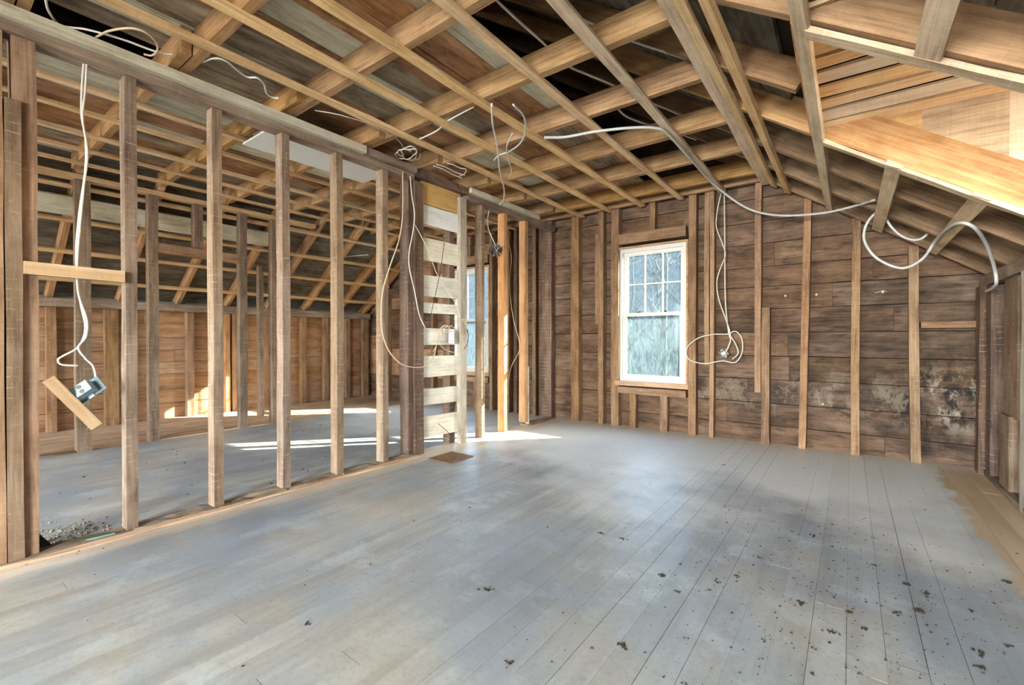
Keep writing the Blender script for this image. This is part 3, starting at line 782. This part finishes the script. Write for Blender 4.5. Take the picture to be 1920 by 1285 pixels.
beam('dormer_header', (-0.19, 2.16, slope_r(-0.19)+0.19), (-0.19, 3.40, slope_r(-0.19)+0.19), (1, 0, 0), 0.03, 0.31, M['rafter_gold'], do)
beam('blocking', (DX+0.10, 2.105, slope_r(DX+0.1)+0.12), (DX+0.10, 2.105, slope_r(DX+0.1)+0.36), (1, 0, 0), 0.06, 0.03, M['joist'], do)

# ------------------------------------------------------------------ outside
gr = slab('ground', (-60, 6, -3.4), (60, 90, -3.3), plain('winter_ground', (66, 66, 62), 0.95, mottled=0.5, scale=0.7, dark=(40, 40, 36)))
gr['kind'] = 'structure'
hm = plain('dark_hill_backdrop', (24, 26, 28), 0.95, mottled=0.8, scale=0.9, dark=(12, 14, 16))
hv, hf = [], []
for i in range(41):
    for j in range(9):
        t = j/8
        hv.append((-70+i*3.0, 27+t*16+1.5*math.sin(i*0.7), -3.35+t*14+0.8*t*math.sin(i*1.3+j)))
for i in range(40):
    for j in range(8):
        a = i*9+j; hf.append((a, a+9, a+10, a+1))
hill_backdrop = mesh_obj('hill_backdrop', hv, hf, hm); hill_backdrop['kind'] = 'structure'  # added dark backdrop that hides the bright sky from the panes
bark = plain('pale_bark', (24, 25, 26), 0.95, mottled=0.5, scale=6, dark=(14, 14, 15))
def tree(x, y, hgt, seed):
    r_ = random.Random(seed)
    V, F_ = [], []
    def add(pts, r0, r1, n):
        v, f = tube_data(pts, 1.0, n)
        base = len(V); m = len(pts)
        for i, p in enumerate(pts):
            rr_ = r0+(r1-r0)*i/(m-1)
            for k in range(n): V.append(p+(v[i*n+k]-p)*rr_)
        F_.extend([tuple(base+q for q in ff) for ff in f])
    pts = [Vector((0, 0, 0))]
    for i in range(6): pts.append(pts[-1]+Vector((r_.uniform(-.18, .18), r_.uniform(-.18, .18), hgt/6)))
    add(pts, hgt*0.016, 0.02, 7)
    for k in range(30):
        t = r_.uniform(0.16, 0.97)*6; i = min(int(t), 5); p0 = pts[i].lerp(pts[i+1], t-i)
        an = r_.uniform(0, 6.28); L = hgt*r_.uniform(0.12, 0.3)*(1.1-t/7)
        d = Vector((math.cos(an), math.sin(an), r_.uniform(0.5, 1.4))).normalized()
        q = [p0, p0+d*L*.5, p0+d*L+Vector((0, 0, L*.15))]
        add(q, 0.045*(1.1-t/7)+.01, 0.008, 5)
        for _ in range(6):
            s0 = q[1].lerp(q[2], r_.uniform(-0.6, 1)); d2 = (d+Vector((r_.uniform(-1, 1), r_.uniform(-1, 1), r_.uniform(-.2, 1)))*0.8).normalized()
            add([s0, s0+d2*L*r_.uniform(.3, .6)], 0.014, 0.004, 4)
    o = mesh_obj('bare_tree', V, F_, bark)
    o.location = (x, y, -3.3)
    tag(o, 'bare grey winter tree standing outside behind the window panes', 'tree', 'bare trees outside the windows')
k = 0
for yy, n in ((11, 4), (16, 6), (22, 6)):
    for i in range(n):
        # only along the sight lines through the two windows
        base = -2.9 if i % 2 == 0 else -8.0
        X = base/5.4*yy*0.82+rnd.uniform(-1, 1)*yy*0.16
        tree(X, yy+rnd.uniform(-1.5, 1.5), rnd.uniform(7, 10), 100+k); k += 1

# ------------------------------------------------------------------ things
P = on
# floor register
fr = thing('floor_register', 'rusty brown floor register set into the boards before the partition chase', 'vent', (-2.95, 2.99, 0))
def frp(nm, lo, hi, mat): 
    o = slab(nm, lo, hi, M[mat], fr); return o
frp('frame_side', (-0.14, -0.155, 0.0), (-0.115, 0.155, 0.009), 'rust'); frp('frame_side', (0.115, -0.155, 0.0), (0.14, 0.155, 0.009), 'rust')
frp('frame_end', (-0.115, -0.155, 0.0), (0.115, -0.13, 0.009), 'rust'); frp('frame_end', (-0.115, 0.13, 0.0), (0.115, 0.155, 0.009), 'rust')
frp('damper', (-0.115, -0.13, 0.0), (0.115, 0.13, 0.002), 'soot')
for i in range(9):
    xx = -0.115+0.23*(i+0.5)/9
    frp('slat', (xx-0.006, -0.13, 0.002), (xx+0.006, 0.13, 0.008), 'rust')
frp('slat', (-0.115, -0.008, 0.0075), (0.115, 0.008, 0.009), 'rust')

# outlet boxes
def metal_box(name, label, c, ex, ey, size, mat, ears=True, knock=True):
    """open steel box: back, four sides, ears, knockouts; ex = width axis, ey = height axis, opening along ex x ey"""
    t = thing(name, label, 'electrical box', c)
    ex = Vector(ex).normalized(); ey = Vector(ey); ey = (ey-ex*ey.dot(ex)).normalized(); ez = ex.cross(ey)
    W, Hh, D = size
    def bx(nm, lo, hi, mt, par=t):
        vs_ = []
        for zc in (lo[2], hi[2]):
            for a_, b_ in ((lo[0], lo[1]), (hi[0], lo[1]), (hi[0], hi[1]), (lo[0], hi[1])):
                vs_.append(ex*a_+ey*b_+ez*zc)
        return mesh_obj(nm, vs_, [(3, 2, 1, 0), (4, 5, 6, 7), (0, 1, 5, 4), (1, 2, 6, 5), (2, 3, 7, 6), (3, 0, 4, 7)], M[mt], par)
    th = 0.003
    bx('back', (-W/2, -Hh/2, -D), (W/2, Hh/2, -D+th), mat)
    bx('side', (-W/2, -Hh/2, -D+th), (-W/2+th, Hh/2, 0), mat); bx('side', (W/2-th, -Hh/2, -D+th), (W/2, Hh/2, 0), mat)
    bx('side', (-W/2+th, -Hh/2, -D+th), (W/2-th, -Hh/2+th, 0), mat); bx('side', (-W/2+th, Hh/2-th, -D+th), (W/2-th, Hh/2, 0), mat)
    if ears:
        bx('ear', (-0.014, Hh/2, -0.004), (0.014, Hh/2+0.018, 0), mat); bx('ear', (-0.014, -Hh/2-0.018, -0.004), (0.014, -Hh/2, 0), mat)
    if knock:
        for sy in (-1, 1):
            vs_ = []
            for k in range(12):
                an = k*math.pi/6
                vs_.append(ex*(0.011*math.cos(an))+ey*(sy*Hh*0.25+0.011*math.sin(an))+ez*(-D-0.002))
            n = len(vs_); vs_ += [v+ez*0.004 for v in vs_]
            mesh_obj('knockout', vs_, [tuple(range(n))[::-1], tuple(range(n, 2*n))]+[(i, (i+1) % n, n+(i+1) % n, n+i) for i in range(n)], M['steel_dark'], t)
    return t, bx

# hanging box on the left of the partition, with its cables and scrap board
cb = P(164, 733, X=-3.30)
tb, bx = metal_box('junction_box', 'pale blue-grey metal box dangling from two cables beside a diagonal board', cb, (-0.35, -0.62, -0.55), (-0.6, -0.42, 0.62), (0.085, 0.06, 0.055), 'blue_box')
bx('flange_plate', (-0.075, -0.045, 0.001), (0.075, 0.045, 0.004), 'plate_slate')
bx('yoke', (-0.03, -0.02, 0.004), (0.03, 0.02, 0.014), 'soot')
XX = -3.325
def path(pts, **k): return [P(a, b, **k) for a, b in pts]
cable(path([(158, 108), (154, 160), (153, 215), (161, 265), (160, 320), (149, 400), (143, 480), (150, 560), (160, 610), (155, 638), (142, 655), (118, 668), (109, 675), (116, 684), (146, 686)], X=XX), 0.0042, 'cable', 'off-white cable hanging from the partition plate, ending in a free loop by the box')
cable(path([(163, 110), (160, 170), (155, 222), (164, 285), (158, 345), (150, 425), (145, 492), (147, 550), (163, 600), (161, 632), (147, 652), (160, 672), (174, 686), (179, 705), (176, 716)], X=XX+0.008), 0.0042, 'cable', 'off-white cable running down the partition into the top of the pale blue-grey box')
q0 = P(90, 711, X=-3.262); q1 = P(181, 800, X=-3.262)
sb = beam('scrap_board', q0, q1, (1, 0, 0), 0.018, 0.052, M['scrap'], None, segs=3, jit=0.001)
tag(sb, 'short light board hanging askew below the blue-grey box on the partition', 'board')

# white switch box on the chase boards and its coils
XW = XC+0.03
sw = P(846, 631, X=XC+0.02)
ts = thing('switch_box', 'small white wall switch box hanging among cable loops in front of the chase', 'switch', sw)
for nm, lo, hi, mt in (('body', (-0.02, -0.028, -0.055), (0.0, 0.028, 0.055), 'steel'), ('cover_plate', (0.0, -0.036, -0.07), (0.006, 0.036, 0.07), 'switch'), ('toggle', (0.006, -0.006, 0.005), (0.018, 0.006, 0.022), 'switch'), ('screw', (0.006, -0.004, 0.044), (0.008, 0.004, 0.052), 'nail'), ('screw', (0.006, -0.004, -0.052), (0.008, 0.004, -0.044), 'nail')):
    slab(nm, lo, hi, M[mt], ts)
cable(path([(755, 322), (755, 400), (748, 450), (731, 500), (717, 550), (715, 608), (725, 650), (748, 680), (775, 689), (799, 686), (813, 668), (820, 640), (824, 620), (832, 611), (842, 613), (841, 624), (832, 627), (829, 618)], X=XW), 0.0045, 'cable_tan', 'tan cable swinging low from the partition plate over to the white switch box')
cable(path([(769, 330), (772, 365), (777, 400), (775, 430), (767, 475), (768, 505), (777, 545), (786, 590), (797, 615)], X=XW+0.01), 0.0040, 'cable', 'pale cable hanging down the face of the dark chase post')
cable(path([(776, 418), (788, 440), (797, 458), (810, 490), (822, 520), (842, 550), (857, 575), (862, 595)], X=XW), 0.0026, 'cable', 'thin pale wire slanting down across the upper chase boards')
cable(path([(833, 455), (827, 500), (818, 545), (808, 590), (803, 615)], X=XW), 0.0026, 'cable_black', 'thin black wire hanging across the middle chase boards')
cable(path([(812, 660), (822, 640), (825, 618), (840, 612), (858, 618), (868, 632), (876, 620), (873, 602), (866, 600), (876, 612), (877, 640), (868, 660), (850, 661), (830, 652), (822, 632), (829, 618), (848, 610)], X=XW+0.02), 0.0030, 'cable_tan', 'tangled tan wire loops coiled around the white switch box')
cable(path([(875, 618), (878, 630), (876, 645), (870, 655)], X=XW+0.03), 0.0034, 'cable_black', 'short black wire bow beside the white switch box')

# dark box with a tangle between partition studs
cbx = P(930, 470, X=XC-0.04)
td, bx = metal_box('receptacle_box', 'dirty dark metal box tilted on the golden partition stud', cbx, (0.2, 0.9, -0.25), (0.4, 0.1, 0.9), (0.10, 0.11, 0.06), 'steel_dark')
for i in range(7):
    r_ = random.Random(i+5)
    pts = [Vector((r_.uniform(-.06, .06), r_.uniform(-.07, .07), r_.uniform(-.07, .07)))*1.0 for _ in range(4)]
    tube('wire_end', [p_+Vector((0.02, 0, 0)) for p_ in pts], 0.0022, M[('cable', 'cable_black', 'cable_grey')[i % 3]], td, n=6)
cable(path([(917, 395), (914, 412), (916, 430), (922, 445), (930, 462)], X=XC-0.03), 0.004, 'cable', 'short pale cable dropping from the plate into the dirty dark box')
cable(path([(957, 434), (954, 455), (959, 486), (955, 530), (962, 595), (973, 638), (973, 660), (959, 687), (952, 721), (951, 740)], X=XC-0.06), 0.0028, 'cable_tan', 'thin tan wire zigzagging down behind the golden partition stud')

# outlet on the gable right of the window
YW = YB-0.035
ob = P(1357, 663, Y=YW)
to, bx = metal_box('outlet_box', 'grey metal outlet box hanging inside cable loops beside the window', ob, (0.8, 0.1, 0.45), (-0.45, 0.0, 0.8), (0.085, 0.065, 0.05), 'steel')
bx('receptacle', (-0.022, -0.018, -0.01), (0.022, 0.018, 0.006), 'porcelain')
cable(path([(1358, 358), (1359, 450), (1360, 560), (1366, 622), (1370, 636), (1366, 650), (1361, 660)], Y=YW), 0.005, 'cable', 'straight pale cable dropping from the ceiling to the grey outlet box')
cable(path([(1352, 362), (1345, 395), (1343, 425), (1353, 453), (1360, 478), (1350, 505), (1344, 530), (1348, 562), (1362, 602), (1367, 625), (1340, 627), (1310, 634), (1290, 650), (1287, 666), (1297, 677), (1322, 682), (1355, 677), (1378, 680), (1391, 662), (1391, 636), (1380, 622), (1369, 627), (1379, 645), (1384, 662), (1373, 674)], Y=YW-0.015), 0.0045, 'cable', 'wavy pale cable looping wide beside the window under the straight one')

# heavy grey cable across the ceiling and along the gable
pts = path([(1020, 258), (1060, 257), (1115, 247), (1180, 240), (1225, 240), (1250, 250)], Z=2.70)+[P(1290, 293, Z=2.685), P(1340, 347, Z=2.67)]+[P(1400, 390, Y=5.2), P(1460, 404, Y=5.15), P(1540, 400, Y=5.0), P(1600, 387, Y=4.8), P(1640, 375, Y=4.5)]
cable(pts, 0.0085, 'cable_grey', 'thick grey cable sagging from the ceiling strips across the top of the gable')
pts = path([(1660, 392), (1636, 405), (1622, 428), (1622, 455), (1645, 485), (1690, 503), (1728, 487), (1752, 455)], Y=4.75)+[CAM+(on_slope(*q)-CAM)*0.985 for q in ((1775, 430), (1800, 418), (1828, 428), (1851, 462))]+[P(1865, 505, X=0.80), P(1868, 530, X=0.815), P(1862, 540, X=0.83), P(1850, 546, X=0.84)]
cable(pts, 0.0085, 'cable_grey', 'thick grey cable hanging in a deep loop over to the knee wall plate')
cable(path([(1655, 395), (1670, 424), (1693, 444), (1720, 450), (1740, 437), (1748, 410)], Y=4.85), 0.0075, 'cable_grey', 'short grey cable bow between two sloping furring strips')

# wires on and above the ceiling
cable(path([(922, 195), (924, 234), (931, 265), (934, 290), (937, 320), (945, 354), (944, 375), (936, 384)], Z=2.60), 0.0055, 'cable', 'pale cable dangling from the ceiling strips toward the partition plate')
cable(path([(962, 196), (982, 218), (985, 245), (976, 268), (955, 284), (936, 291), (926, 301)], Z=2.66), 0.0055, 'cable_grey', 'grey cable bow hanging under the ceiling strips near the chase')
cable(path([(961, 250), (950, 276), (954, 300), (959, 322), (955, 334)], Z=2.66), 0.0045, 'cable', 'short bent pale wire hanging beside the grey cable bow')
coil = []
for i in range(30):
    an = i*0.62; r_ = 22-0.35*i+4*math.sin(i*1.7)
    coil.append((765+r_*math.cos(an), 288+r_*0.62*math.sin(an)))
cable([P(*c_, Z=2.735-0.0008*i) for i, c_ in enumerate(coil)], 0.004, 'cable', 'tangled coil of pale wire tucked above the top of the dark chase post')
for j, (a_, b_, lb) in enumerate((((813, 311), (866, 334), 'lowest of three parallel white wires lying above the chase'), ((818, 308), (872, 329), 'middle of three parallel white wires lying above the chase'), ((838, 306), (874, 318), 'curled topmost of three white wires lying above the chase'))):
    m1 = ((a_[0]*2+b_[0])/3, (a_[1]*2+b_[1])/3-1); m2 = ((a_[0]+b_[0]*2)/3, (a_[1]+b_[1]*2)/3+1)
    pp = [a_, m1, m2, b_]+([(870, 327), (862, 330)] if j == 2 else [])
    cable(path(pp, Z=2.715+0.005*j), 0.004, 'cable', lb)
cable(path([(842, 345), (853, 352), (860, 362), (852, 366), (845, 356), (858, 350), (870, 362), (874, 370)], Z=2.69), 0.0035, 'cable_grey', 'small knot of grey wire ends above the plastered chase stud')
cable(path([(888, 200), (862, 214), (838, 228), (821, 244), (800, 255), (786, 261)], Z=2.738), 0.005, 'cable', 'white cable slanting between two joists above the strips')
cable(path([(380, 116), (402, 109), (425, 115), (448, 134), (465, 145), (482, 146), (495, 157), (500, 175), (512, 183), (523, 184)], Z=2.74), 0.005, 'cable', 'white cable draped in the opening above the partition plate')
cable(path([(590, 207), (630, 214), (660, 222), (690, 232), (740, 258), (762, 282)], Z=2.745), 0.003, 'cable', 'thin pale wire strung above the ceiling toward the wire coil')
cable(path([(84, -20), (88, 12), (98, 32), (112, 47), (135, 52), (165, 56), (230, 74), (290, 96), (325, 102)], Z=2.73), 0.0045, 'cable', 'white cable coming down behind the plastered strip and running along it')
cable(path([(180, 70), (205, 58), (245, 53), (275, 62), (293, 80), (295, 95), (285, 104), (270, 102)], Z=2.722), 0.0045, 'cable_tan', 'tan cable arching in a half loop over the plastered strip')
cable(path([(900, -30), (960, 28), (1017, 79), (1064, 122), (1100, 139), (1141, 156), (1208, 187), (1261, 209), (1310, 232)], Z=2.90), 0.006, 'cable', 'white cable running through the dark attic above the middle joists')
cable(path([(1090, 36), (1178, 74), (1230, 92), (1281, 109), (1331, 130), (1400, 165)], Z=2.90), 0.006, 'cable', 'white cable crossing the dark attic opening beside the wide ceiling strip')
cable(path([(1157, 203), (1174, 218), (1201, 229), (1261, 247), (1305, 262)], Z=2.90), 0.006, 'cable', 'white cable lying behind the third joist in the attic')
cable(path([(640, 372), (655, 386), (668, 398), (681, 412), (676, 428)], Z=2.68), 0.003, 'cable_tan', 'thin bent wire hanging below the strips behind the drywall panel')
cable(path([(545, 462), (565, 470), (600, 482), (640, 482), (690, 478)], Y=4.2), 0.004, 'cable', 'thin pale wire strung slack across the far sloping rafters')
cable(path([(822, 770+25), (835, 806), (845, 816)], X=XC+0.0), 0.0025, 'cable_black', 'short dark wire sticking out under the lowest chase board')
sq = []
for i in range(26):
    an = i*1.1; sq.append((1556+11*math.cos(an)*(1+0.3*math.sin(i)), 190+9*math.sin(an*1.3)))
cable([P(*c_, Y=3.30) for c_ in sq], 0.0018, 'cable_black', 'tiny scribble of black wire in front of the yellow dormer boards')

# porcelain knobs on the gable
for (a_, b_, lb) in ((1473, 555, 'small porcelain knob on the gable between the two middle bare studs'), (1531, 553, 'white porcelain knob on the gable just beyond the leaning stud'), (1655, 548, 'porcelain knob with a wire stub on the gable below the grey cable loop'), (1543, 758, 'pale plaster-caked knob low on the gable near the floor')):
    c_ = P(a_, b_, Y=YB+0.10)
    t = thing('porcelain_knob', lb, 'insulator', c_)
    for nm, r0, yy0, yy1, mt in (('base', 0.011, -0.002, -0.014, 'porcelain'), ('groove', 0.007, -0.014, -0.02, 'rust'), ('cap', 0.010, -0.02, -0.03, 'porcelain'), ('nail', 0.003, -0.03, -0.034, 'nail')):
        n = 12; vv = []
        for yy_ in (yy0, yy1):
            for k in range(n): vv.append((r0*math.cos(k*2*math.pi/n), yy_, r0*math.sin(k*2*math.pi/n)))
        mesh_obj(nm, vv, [tuple(range(n)), tuple(range(n, 2*n))[::-1]]+[(i, n+i, n+(i+1) % n, (i+1) % n) for i in range(n)], M[mt], t)
    if a_ == 1655: tube('wire_stub', [(-0.06, -0.02, -0.005), (-0.03, -0.028, 0.0), (0.0, -0.032, 0.012), (0.03, -0.03, 0.0)], 0.003, M['cable_tan'], t)

# scraps on the floor by the door jamb
gs = P(190, 1009, Z=0.02)
o = prism('plastic_strip', [gs+Vector((-0.04, -0.055, -0.002)), gs+Vector((-0.022, -0.06, 0.0)), gs+Vector((0.03, 0.05, 0.012)), gs+Vector((0.012, 0.055, 0.01))], (0, 0, 0.004), M['green'])
tag(o, 'green plastic strip lying on the sole plate before the first partition stud', 'plastic scrap')
bs = P(84, 1020, Z=0.03)
o = prism('tar_paper_scrap', [bs+Vector((0.0, -0.03, -0.03)), bs+Vector((0.02, 0.035, -0.03)), bs+Vector((-0.02, -0.02, 0.055))], (0.006, 0.002, 0.0), M['soot'])
tag(o, 'small black triangular scrap leaning against the foot of the door jamb', 'scrap')

# larger dirt clumps, then crumbs nobody could count
def clump_mesh(seed, n=14):
    r_ = random.Random(seed); V, F_ = [], []
    for _ in range(n):
        c = Vector((r_.gauss(0, .009), r_.gauss(0, .006), 0)); s_ = r_.uniform(.0025, .0065)
        b = len(V)
        for d in ((1, 0, 0), (0, 1, 0), (-1, 0, 0), (0, -1, 0), (0, 0, 1)):
            V.append(c+Vector(d)*s_*r_.uniform(.6, 1.3)*(1 if d[2] == 0 else .5))
        F_ += [(b, b+1, b+4), (b+1, b+2, b+4), (b+2, b+3, b+4), (b+3, b, b+4), (b+3, b+2, b+1, b)]
    me = bpy.data.meshes.new('dirt_clump'); me.from_pydata(V, [], F_); me.materials.append(M['crumb']); return me
CM = [clump_mesh(i) for i in range(4)]
for k, (a_, b_) in enumerate([(1500, 1130), (1590, 1148), (1330, 1106), (1345, 1092), (1380, 1080), (1620, 1180), (1735, 1112), (1838, 1225), (1890, 1212), (1700, 1095), (1425, 1046), (1525, 1005), (1820, 1145), (1885, 1090), (1640, 1060),
                                      (1357, 872), (1125, 1000), (880, 952), (1165, 1010), (954, 1243), (1165, 1210), (1240, 1078), (915, 1105), (575, 1170), (1272, 1110), (1720, 1145), (1560, 1185), (1680, 1150), (1840, 1252)]):
    o = bpy.data.objects.new('dirt_clump', CM[k % 4]); COL.objects.link(o)
    p_ = P(a_, b_, Z=0.0015); o.location = p_; o.rotation_euler = (0, 0, rnd.uniform(0, 6.28)); sc_ = rnd.uniform(0.6, 1.3); o.scale = (sc_, sc_, sc_)
    tag(o, 'small dark clump of crumbled dirt lying on the grey floor boards', 'dirt clump', 'dirt clumps on the grey floor')
V, F_ = [], []
def crumb(p_, s_):
    b = len(V)
    an = rnd.uniform(0, 6.28)
    for k in range(3): V.append((p_.x+s_*math.cos(an+k*2.1)*rnd.uniform(.6, 1.4), p_.y+s_*math.sin(an+k*2.1)*rnd.uniform(.6, 1.4), 0.0012))
    V.append((p_.x, p_.y, 0.0012+s_*0.5))
    F_.extend([(b, b+1, b+3), (b+1, b+2, b+3), (b+2, b, b+3), (b+2, b+1, b)])
for i in range(1500):
    X = rnd.gauss(0.02, 0.42); Y = rnd.gauss(2.2, 0.75)
    if -1.4 < X < 0.8 and 0.7 < Y < 4.6: crumb(Vector((X, Y, 0)), abs(rnd.gauss(0, 0.0024))+0.0010)
for i in range(900):
    X = rnd.uniform(-3.1, 0.8); Y = rnd.uniform(0.4, 5.2)
    crumb(Vector((X, Y, 0)), abs(rnd.gauss(0, 0.0022))+0.0008)
for i in range(160):
    X = rnd.gauss(-3.42, 0.14); Y = rnd.gauss(0.45, 0.16)
    crumb(Vector((X, Y, 0)), abs(rnd.gauss(0, 0.004))+0.0015)
for i in range(200):
    crumb(Vector((rnd.uniform(-5.8, -3.5), rnd.uniform(0.6, 5.2), 0)), abs(rnd.gauss(0, 0.005))+0.0012)
o = mesh_obj('floor_crumbs', V, F_, M['crumb'])
o['kind'] = 'stuff'; o['label'] = 'dark crumbs of dirt and plaster strewn over the grey floor'; o['category'] = 'dirt'

V, F_ = [], []
for i in range(420):
    X = rnd.gauss(-3.52, 0.11); Y = rnd.gauss(0.50, 0.12)
    if X > -3.40 and 0.0 < Y < 0.40: continue
    crumb(Vector((X, Y, 0)), abs(rnd.gauss(0, 0.006))+0.002)
o = mesh_obj('plaster_rubble', V, F_, plain('plaster_rubble_bits', (132, 128, 112), 0.95, mottled=0.5, scale=60, dark=(84, 80, 64)))
o['kind'] = 'stuff'; o['label'] = 'grey plaster rubble heaped at the foot of the door jamb'; o['category'] = 'rubble'
